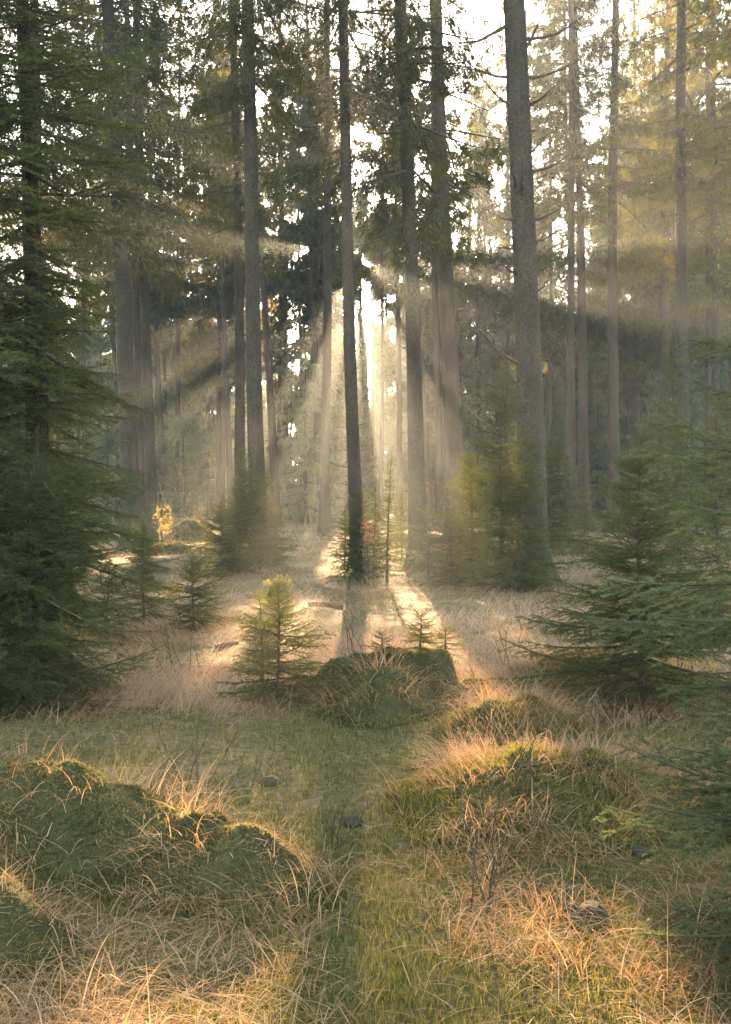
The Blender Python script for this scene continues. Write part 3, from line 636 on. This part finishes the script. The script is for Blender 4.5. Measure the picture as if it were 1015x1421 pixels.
# right, farther
young_spruce('sunlit tall young spruce at the foot of the bright edged trunk', PX(938, 14.5), 14.5, 3.6, 0.62, 'mid', 27, 0.05, 0.19, 6, 0.6)
young_spruce('sunlit spruce at the far right behind the pale tipped boughs', PX(1000, 11.5), 11.5, 2.7, 0.6, 'mid', 28, 0.06, 0.18, 6, 0.6)
young_spruce('small round spruce bush in the right of the clearing beyond the largest trunk', PX(812, 27), 27, 0.95, 0.62, 'mid', 29, 0.06, 0.15, 6, 0.5)
young_spruce('tiny dark spruce seedling in the left sunbeam beyond the yellow shrub', PX(268, 36), 36, 1.2, 0.8, 'mid', 33, 0.05, 0.15, 6, 0.6)
# seedlings on the mound
young_spruce('golden backlit seedling spruce on top of the mossy stump mound', PX(584, 7.75), 7.75, 0.30, 0.17, 'near', 30, 0.12, 0.05, 5, 0.7)
young_spruce('bluish seedling spruce on top of the mossy stump mound', PX(530, 7.7), 7.7, 0.17, 0.12, 'near', 31, 0.15, 0.05, 5, 0.8)
young_spruce('smaller golden seedling at the right rim of the mossy stump mound', PX(618, 7.8), 7.8, 0.20, 0.13, 'near', 32, 0.12, 0.05, 5, 0.7)

# ------------------------------------------------------------------ mounds with their moss
MOUND_INFO = {
    'stump': ('mossy_mound', 'old stump mound overgrown with dark moss, seedlings on its top', 42000, 0.013, 0.0085),
    'root': ('mossy_root', 'mossy root bank sloping down from the left edge with a sunlit ridge', 80000, 0.013, 0.0085),
    'hummock': ('grassy_hummock', 'broad grassy hummock between the path and the lower right spruce', 26000, 0.030, 0.005),
    'tuft_mound': ('grassy_hummock', 'small hummock of orange grass right of the mossy stump mound', 9000, 0.03, 0.005),
    'cushion': ('moss_cushion', 'round dark green cushion in the lower left corner', 20000, 0.009, 0.0065),
    'bank': ('grassy_hummock', 'low straw covered bank in front of the dark right spruce', 9000, 0.04, 0.007),
    'hump_right': ('mossy_hump', 'dark mossy hump in the clearing just right of the largest trunk', 6000, 0.07, 0.02),
    'hump_left': ('mossy_hump', 'dark mossy hump under the left sunbeam beyond the yellow shrub', 4000, 0.07, 0.02),
    'hump_left_low': ('mossy_hump', 'low green hump left of the thicket by the lichen grey trunk', 4000, 0.06, 0.018),
    'hump_mid': ('mossy_hump', 'low hump in the middle of the far clearing', 4000, 0.07, 0.02),
    'hump_sapling': ('mossy_hump', 'tall mossy hump behind the thin backlit spruce', 5000, 0.06, 0.016),
}
def bumps(x, y, m):
    return ((fbm(x / 0.09, y / 0.09, 41, 2) - 0.5) * 0.07 + (fbm(x / 0.26, y / 0.26, 42, 2) - 0.5) * 0.12) * sstep(0.02, 0.14, m)
for mk, (nm, lab, ns, sl, sw) in MOUND_INFO.items():
    lob = MOUNDS[mk]
    x0 = min(l[0] - l[2] * 1.6 for l in lob); x1 = max(l[0] + l[2] * 1.6 for l in lob)
    y0 = min(l[1] - l[3] * 1.6 for l in lob); y1 = max(l[1] + l[3] * 1.6 for l in lob)
    n = 76; X, Y = np.meshgrid(np.linspace(x0, x1, n), np.linspace(y0, y1, n))
    m = mound_h(X, Y, lob); Z = gh(X, Y) + m + bumps(X, Y, m) - 0.10 * (1 - sstep(0.004, 0.05, m))
    ox, oy = lob[0][0], lob[0][1]; oz = float(gh(np.array([ox]), np.array([oy]))[0])
    i = (np.arange(n - 1)[:, None] * n + np.arange(n - 1)[None, :]).ravel()
    Q = np.stack([i, i + 1, i + n + 1, i + n], 1)
    mm = np.maximum.reduce([m.ravel()[Q[:, k]] for k in range(4)]); Q = Q[mm > 0.004]
    V = np.stack([X - ox, Y - oy, Z - oz], -1).reshape(-1, 3)
    used = np.unique(Q); remap = np.full(len(V), -1); remap[used] = np.arange(len(used))
    root = link(nm, mesh_from('mound', V[used], remap[Q], [MOSSBED if mk not in ('bank',) else SOIL], smooth=True), None, (ox, oy, oz), label=lab, category='mound')
    r = np.random.default_rng(hash(mk) % 1000 if False else len(mk) * 7 + ns % 97)
    x = r.uniform(x0, x1, ns * 3); y = r.uniform(y0, y1, ns * 3); mv = mound_h(x, y, lob)
    # more sprigs where the slope is steep, fewer on the bare rim
    k = (mv > 0.02) & (r.random(ns * 3) < 0.25 + 0.75 * sstep(0.35, 0.6, fbm(x / 0.14, y / 0.14, 43)))
    x = x[k][:ns]; y = y[k][:ns]; mv = mv[k][:ns]; N = len(x)
    z = gh(x, y) + mv + bumps(x, y, mv)
    P = np.stack([x - ox, y - oy, z - oz - 0.004], 1)
    e = 0.02; gxn = (mound_h(x + e, y, lob) - mound_h(x - e, y, lob)) / (2 * e); gyn = (mound_h(x, y + e, lob) - mound_h(x, y - e, lob)) / (2 * e)
    D = np.stack([-gxn * 0.9, -gyn * 0.9, np.ones(N) * 0.8], 1) + r.normal(size=(N, 3)) * (0.7 if sl > 0.016 else 1.3)
    V, T = darts(P, D, sl * r.uniform(0.6, 1.7, N), sw * r.uniform(0.7, 1.4, N), r)
    link('moss', mesh_from('moss', V, T, [MOSS if nm != 'grassy_hummock' else GREEN], tint=np.repeat(sstep(0.25, 0.75, fbm((x + 3) / 0.13, y / 0.13, 45, 3)), 3)), root, kind='stuff')

# ------------------------------------------------------------------ grass
def scatter(n, y0, y1, r, extra=0.25, power=1.0):
    """random ground points inside the strip the lens sees (and a little to each side), about even in the picture"""
    u = r.random(n) ** power; y = 1 / (1 / y0 + (1 / y1 - 1 / y0) * u)
    x = r.uniform(-1, 1, n) * (0.372 * y + extra + 0.03 * y)
    return x, y
def path(x, y):
    """mossy trodden strip up the middle"""
    c = 0.10 + 0.10 * np.sin(y * 0.9)
    wd = 0.34 + 0.30 * sstep(4, 6.0, y)
    return np.exp(-((x - c) / wd) ** 2) * (1 - sstep(7, 8.6, y))
r = np.random.default_rng(21)
# long bleached blades in bent tufts, foreground
n = 1500; x, y = scatter(n, 2.3, 7.4, r)
nz = fbm(x / 0.5, y / 0.5, 51)
rootm = mound_h(x, y, MOUNDS['root']); stm = mound_h(x, y, MOUNDS['stump'])
pr = sstep(0.47, 0.64, nz) * (1 - 0.75 * sstep(4.0, 4.9, y) * (1 - sstep(0.3, 0.7, x))) * (1 - 0.97 * path(x, y)) * (rootm < 0.10) * (stm < 0.12)
green = (np.abs(x + 0.75) < 0.9) & (y > 5.0) ; pr = pr * np.where(green, 0.22, 1.0)
k = r.random(n) < pr; x = x[k]; y = y[k]
per = r.integers(12, 34, len(x)); idx = np.repeat(np.arange(len(x)), per); N = len(idx)
az0 = r.uniform(0, 6.28, len(x)); hh = r.uniform(0.10, 0.34, len(x))
bx_ = x[idx] + r.normal(size=N) * 0.05; by_ = y[idx] + r.normal(size=N) * 0.05
az = az0[idx] + r.normal(size=N) * 1.0
V, T = blades(np.stack([bx_, by_, surf(bx_, by_) - 0.01], 1), az, hh[idx] * r.uniform(0.5, 1.25, N), r.uniform(0.9, 2.5, N), r.uniform(0.002, 0.0052, N), 6, r.normal(size=N) * 0.5, r.uniform(0.1, 1.0, N))
link('dry_grass', mesh_from('dry_grass', V, T, [STRAW]), label='long bleached grass blades bent over in tufts across the foreground', category='grass', kind='stuff')
# blades draped over the mounds
for mk, nn in (('stump', 750), ('hummock', 1200), ('tuft_mound', 900), ('root', 650)):
    lob = MOUNDS[mk]; x = r.uniform(lob[0][0] - 1.2, lob[0][0] + 1.4, nn * 6); y = r.uniform(lob[0][1] - 0.9, lob[0][1] + 0.8, nn * 6); mv = mound_h(x, y, lob)
    k = (mv > 0.03) & (mv < 0.34) & (fbm(x / .25, y / .25, 47) > 0.47); x = x[k][:nn]; y = y[k][:nn]; N = len(x); e = 0.03
    az = np.arctan2(-(mound_h(x, y + e, lob) - mound_h(x, y - e, lob)), -(mound_h(x + e, y, lob) - mound_h(x - e, y, lob)))
    V, T = blades(np.stack([x, y, surf(x, y) + 0.02], 1), az + r.normal(size=N) * 0.5, r.uniform(0.12, 0.36, N), r.uniform(0.8, 1.9, N), r.uniform(0.0025, 0.005, N), 6, r.normal(size=N) * 0.5, r.uniform(0.3, 1.0, N))
    link('draped_grass', mesh_from('draped_grass', V, T, [STRAW]), label={'stump': 'bleached grass hanging down the mossy stump mound', 'hummock': 'bleached grass hanging over the broad grassy hummock', 'tuft_mound': 'orange grass hanging over the small hummock', 'root': 'bleached grass on the mossy root bank'}[mk], category='grass', kind='stuff')
# fine litter of fallen blades
n = 26000; x, y = scatter(n, 2.3, 9, r); nz = fbm(x / 0.6, y / 0.6, 53)
k = (r.random(n) < 0.25 + 0.75 * sstep(0.35, 0.6, nz)) & (r.random(n) > 0.75 * path(x, y)) & (r.random(n) > 0.55 * sstep(4.2, 5.2, y) * (1 - sstep(0.4, 0.9, x))) & (mound_h(x, y, MOUNDS['root']) < 0.2); x = x[k]; y = y[k]; N = len(x)
V, T = blades(np.stack([x, y, surf(x, y) + r.uniform(0, 0.02, N)], 1), r.uniform(0, 6.28, N), r.uniform(0.06, 0.24, N), r.uniform(0.3, 1.0, N), r.uniform(0.002, 0.0042, N), 4, r.normal(size=N) * 0.6, r.uniform(0.8, 1.4, N))
link('fallen_grass', mesh_from('fallen_grass', V, T, [STRAW]), label='short fallen grass blades lying over the moss', category='grass', kind='stuff')
# green moss and short grass
n = 170000; x, y = scatter(n, 2.3, 10.5, r); nz = fbm(x / 0.7, y / 0.7, 57)
bare = np.maximum(mound_h(x, y, MOUNDS['root']), np.maximum(mound_h(x, y, MOUNDS['stump']), mound_h(x, y, MOUNDS['cushion'])))
k = r.random(n) < (1 - 0.96 * sstep(0.03, 0.09, bare)) * np.clip(0.35 + 0.6 * sstep(0.35, 0.6, nz) + path(x, y), 0, 1) * (1 - 0.8 * sstep(7.5, 10, y)); x = x[k]; y = y[k]; N = len(x)
V, T = blades(np.stack([x, y, surf(x, y) - 0.004], 1), r.uniform(0, 6.28, N), r.uniform(0.012, 0.05, N) * (1 + 0.05 * y), r.uniform(0.2, 1.8, N), r.uniform(0.0025, 0.0055, N) * (0.6 + 0.1 * y), 2, r.normal(size=N))
link('moss_carpet', mesh_from('moss_carpet', V, T, [GREEN]), label='green moss and short grass along the trodden strip and between tufts', category='moss', kind='stuff')
# matted pinkish straw of the clearing
n = 95000; x, y = scatter(n, 6.6, 30, r, 0.6); nz = fbm(x / 1.4, y / 1.4, 59)
k = r.random(n) < (0.30 + 0.7 * sstep(0.35, 0.55, nz)) * sstep(6.4, 8.6, y + (nz - .5) * 3) * (mound_h(x, y, MOUNDS['stump']) < 0.08); x = x[k]; y = y[k]; N = len(x)
comb = fbm(x / 1.1, y / 1.1, 61) * 12
V, T = blades(np.stack([x, y, surf(x, y) - 0.01], 1), comb + r.normal(size=N) * 0.7, r.uniform(0.14, 0.38, N) * (1 + 0.006 * y), r.uniform(0.4, 1.3, N), r.uniform(0.003, 0.006, N) * (0.7 + 0.06 * y), 3, r.normal(size=N) * 0.5, r.uniform(0.55, 1.25, N))
link('matted_straw', mesh_from('matted_straw', V, T, [MATTED]), label='matted pinkish straw covering the clearing', category='grass', kind='stuff')
n = 36000; x, y = scatter(n, 24, 85, r, 2.0); nz = fbm(x / 3, y / 3, 63); k = r.random(n) < 0.3 + 0.7 * sstep(.35, .6, nz); x = x[k]; y = y[k]; N = len(x)
V, T = blades(np.stack([x, y, surf(x, y) - 0.02], 1), r.uniform(0, 6.28, N), r.uniform(0.15, 0.45, N), r.uniform(0.4, 1.4, N), r.uniform(0.012, 0.03, N) * y / 40, 3, r.normal(size=N) * 0.5, r.uniform(0.4, 1.2, N))
link('far_grass', mesh_from('far_grass', V, T, [MATTED]), label='straw and low growth on the forest floor under the far trees', category='grass', kind='stuff')

# ------------------------------------------------------------------ bare twiggy shrubs, seedlings, shrubs
def bare_shrub(label, x, y, h, nst, seed, spread=0.12):
    r = np.random.default_rng(seed); root = thing('bare_shrub', label, 'shrub', (x, y, g1(x, y) - 0.02))
    for s in range(nst):
        a = r.uniform(0, 6.28); b = np.array([math.cos(a), math.sin(a) * 0.6, 0]) * r.uniform(0, spread)
        tip = b * 1.4 + np.array([r.normal() * 0.10 * h / .4, r.normal() * 0.06, h * r.uniform(0.65, 1.05)])
        t = np.linspace(0, 1, 8)[:, None]; pts = b + (tip - b) * t + np.cumsum(r.normal(size=(8, 3)) * 0.006, 0)
        g = Geo(); g.add(*tube(pts, np.linspace(0.0045, 0.0015, 8), 5), 0)
        for k in range(int(r.integers(2, 6))):
            f = r.uniform(0.3, 0.95); q = np.array([np.interp(f, t[:, 0], pts[:, c]) for c in range(3)])
            e = q + np.array([r.normal() * 0.6, r.normal() * 0.5, 0.9]) * r.uniform(0.04, 0.13)
            g.add(*tube([q, (q + e) / 2 + r.normal(size=3) * 0.004, e], [0.0025, 0.002, 0.001], 3), 0)
        link('stem', g.mesh('stem', [TWIG]), root)
bare_shrub('bare upright twigs in the orange grass right of the path', PX(675, 3.85), 3.85, 0.50, 5, 1, 0.07)
bare_shrub('bare forked twigs on the front of the grassy hummock', PX(735, 4.75), 4.75, 0.34, 4, 2, 0.06)
bare_shrub('single bare twig shrub beside the path in the green moss', PX(458, 4.6), 4.6, 0.30, 3, 3, 0.05)
bare_shrub('dark bare twigs behind the mossy root bank', PX(268, 5.3), 5.3, 0.40, 5, 4, 0.12)
bare_shrub('thin leafless sapling by the edge of the dark left spruce', PX(146, 6.9), 6.9, 0.48, 2, 5, 0.03)
bare_shrub('bare twigs at the right slope of the stump mound', PX(655, 7.2), 7.2, 0.40, 2, 6, 0.04)
bare_shrub('bare twigs in the straw right of the stump mound', PX(710, 8.6), 8.6, 0.42, 4, 7, 0.10)
bare_shrub('bare twigs in the straw left of the knee high spruce', PX(270, 8.8), 8.8, 0.42, 6, 8, 0.28)
bare_shrub('bare twigs behind the stump mound in the pink straw', PX(492, 9.6), 9.6, 0.46, 4, 9, 0.15)
bare_shrub('bare twigs at the upper right of the grassy hummock', PX(690, 5.9), 5.9, 0.35, 3, 10, 0.05)

def leaf_shrub(label, x, y, h, rad, nleaf, leaf, m, seed, z0=0.3, nst=4, name='shrub'):
    r = np.random.default_rng(seed); root = thing(name, label, 'shrub', (x, y, g1(x, y) - 0.02)); g = Geo()
    for s in range(nst):
        tip = np.array([r.normal() * rad * 0.5, r.normal() * rad * 0.5, h * r.uniform(0.7, 1)])
        g.add(*tube([[0, 0, -.05], tip * 0.5 + r.normal(size=3) * 0.03, tip], [0.012, 0.008, 0.002], 4), 0)
    link('stem', g.mesh('stem', [TWIG]), root)
    q = r.normal(size=(nleaf, 3)); q /= np.linalg.norm(q, axis=1)[:, None]; q *= r.uniform(0.35, 1, (nleaf, 1)) ** 0.5
    P = q * np.array([rad, rad, h * (1 - z0) / 2]) + np.array([0, 0, h * (1 + z0) / 2]); keep = fbm(P[:, 0] / (rad * .5) + 9, P[:, 2] / (rad * .5), seed) > 0.42; P = P[keep]; n = len(P)
    D = r.normal(size=(n, 3)); D /= np.linalg.norm(D, axis=1)[:, None]; S = np.cross(D, r.normal(size=(n, 3))); S /= np.linalg.norm(S, axis=1)[:, None]
    l = leaf * r.uniform(0.7, 1.3, (n, 1))
    V = np.stack([P, P + D * l * .5 - S * l * .32, P + D * l, P + D * l * .5 + S * l * .32], 1).reshape(-1, 3); T = (np.arange(n) * 4)[:, None, None] + np.array([[0, 1, 2], [0, 2, 3]])[None]
    link('foliage', mesh_from('foliage', V, T.reshape(-1, 3), [m]), root, kind='stuff')
leaf_shrub('bright yellow leaved shrub glowing beside the slender left trunk', PX(226, 27.5), 27.5, 1.35, 0.30, 260, 0.07, YELLOW, 1, 0.35)
leaf_shrub('small seedling with orange leaves beside the trunk in the sun glow', PX(512, 18.0), 18.0, 1.15, 0.16, 120, 0.06, ORANGE, 2, 0.6)
leaf_shrub('low yellow seedling behind the round mossy log end', PX(388, 14.3), 14.3, 0.44, 0.22, 160, 0.05, YELLOW, 3, 0.45)
leaf_shrub('russet leafed bush far behind the stout brown leaning trunk', PX(602, 44), 44, 2.1, 0.9, 700, 0.10, RUSSET, 4, 0.1)
leaf_shrub('reddish low bush in the far left of the clearing', PX(282, 42), 42, 1.7, 0.9, 500, 0.10, RUSSET, 5, 0.1)
leaf_shrub('yellow leafed seedling in the straw left of the trunk in the sun glow', PX(483, 16.6), 16.6, 0.45, 0.12, 60, 0.05, YELLOW, 6, 0.5)
leaf_shrub('russet seedling lit from behind under the dark right spruce', PX(950, 7.9), 7.9, 0.30, 0.28, 220, 0.035, YELLOW, 7, 0.2)

# ------------------------------------------------------------------ logs, stones, stump end
def rock(label, x, y, rx, ry, rz, seed, m=None, name='stone', cat='stone', up=0.3):
    r = np.random.default_rng(seed); nu, nv = 16, 10
    th = np.arange(nu) * 2 * np.pi / nu; ph = np.linspace(0.02, np.pi - 0.02, nv)
    Th, Ph = np.meshgrid(th, ph); d = 1 + 0.45 * (fbm(np.cos(Th) * np.sin(Ph) * 1.4 + 5 + seed, np.sin(Th) * np.sin(Ph) * 1.4 + np.cos(Ph) * 1.7, seed, 3) - 0.5)
    V = np.stack([rx * d * np.sin(Ph) * np.cos(Th), ry * d * np.sin(Ph) * np.sin(Th), rz * d * np.cos(Ph)], -1).reshape(-1, 3)
    i = np.arange(nv - 1)[:, None] * nu; j = np.arange(nu)[None]; k = (j + 1) % nu
    q = np.stack([i + j, i + nu + j, i + nu + k, i + k], -1).reshape(-1, 4)
    return link(name, mesh_from(name, V, q, [m or ROCK], smooth=True), None, (x, y, g1(x, y) + rz * up), (0, 0, r.uniform(0, 3)), label=label, category=cat)
rock('larger dark mossy stone in the grass by the lower right spruce', PX(823, 3.75), 3.75, 0.075, 0.06, 0.05, 1)
rock('smaller dark stone left of the larger mossy stone by the lower right spruce', PX(793, 3.8), 3.8, 0.04, 0.04, 0.035, 2)
rock('flat grey stone in the green moss behind the root bank', PX(376, 5.45), 5.45, 0.07, 0.05, 0.03, 3)
rock('grey mossy stone in the moss left of the path', PX(490, 4.9), 4.9, 0.05, 0.045, 0.03, 4)
rock('small reddish stone at the edge of the path', PX(560, 4.35), 4.35, 0.034, 0.025, 0.018, 5, WOOD)
rock('dark stone half sunk under the grassy hummock', PX(890, 4.4), 4.4, 0.06, 0.04, 0.03, 6)
rock('round mossy log end standing in the pink straw', PX(386, 14.0), 14.0, 0.14, 0.16, 0.22, 7, MOSSBED, 'mossy_log_end', 'stump', 0.6)
def log(label, xa, ya, xb, yb, rad, seed):
    r = np.random.default_rng(seed); t = np.linspace(0, 1, 9)
    x = xa + (xb - xa) * t; y = ya + (yb - ya) * t + r.normal(size=9) * 0.02; z = surf(x, y) + rad * 0.9
    o = np.array([x[0], y[0], z[0]]); V, T = tube(np.stack([x, y, z], 1) - o, rad * r.uniform(0.8, 1.1, 9), 8)
    link('fallen_branch', mesh_from('fallen_branch', V, T, [WOOD], smooth=True), None, tuple(o), label=label, category='branch')
log('fallen mossy branch lying in the pink straw in mid clearing', PX(428, 13.6), 13.6, PX(476, 13.4), 13.4, 0.035, 1)
log('fallen stick left of the round mossy log end', PX(340, 15.2), 15.2, PX(400, 15.6), 15.5, 0.035, 2)
log('short fallen stick in the straw left of the trunk in the sun glow', PX(413, 16.8), 16.8, PX(425, 16.0), 16.0, 0.03, 3)

for q, (pa, da, pb, db, rad, lab) in enumerate([(640, 11.5, 672, 11.2, 0.018, 'thin fallen stick in the straw behind the mossy stump mound, right of its seedlings'), (300, 10.2, 330, 10.6, 0.02, 'fallen stick in the straw between the low spruce bush and the knee high spruce'),
        (820, 15.0, 870, 15.6, 0.03, 'fallen branch on the floor right of the largest trunk'), (560, 5.6, 590, 5.75, 0.010, 'thin dead twig lying in the green moss below the stump mound'), (420, 4.2, 436, 4.5, 0.008, 'thin dead twig lying at the end of the mossy root bank'), (700, 4.1, 745, 4.0, 0.009, 'dead twig in the orange grass left of the dark mossy stones')]):
    log(lab, PX(pa, da), da, PX(pb, db), db, rad, 20 + q)

# ------------------------------------------------------------------ haze
m = bpy.data.materials.new('haze'); m.use_nodes = True; N = m.node_tree.nodes; N.clear()
pv = N.new('ShaderNodeVolumePrincipled'); pv.inputs['Color'].default_value = (0.84, 0.93, 0.95, 1); pv.inputs['Density'].default_value = HAZE_DENSITY; pv.inputs['Anisotropy'].default_value = HAZE_G
o = N.new('ShaderNodeOutputMaterial'); m.node_tree.links.new(pv.outputs[0], o.inputs['Volume'])
hx, hy0, hy1, hz0, hz1 = 112, -42, 152, -1.6, 33
V = [(x, y, z) for z in (hz0, hz1) for (x, y) in ((-hx, hy0), (hx, hy0), (hx, hy1), (-hx, hy1))]
Q = [(3, 2, 1, 0), (4, 5, 6, 7), (0, 1, 5, 4), (1, 2, 6, 5), (2, 3, 7, 6), (3, 0, 4, 7)]
link('haze', mesh_from('haze', V, Q, [m]), kind='stuff', label='pale morning haze filling the wood', category='haze')
open('/tmp/tris.txt','w').write(str(sum(len(me.polygons) for me in bpy.data.meshes))) if False else None
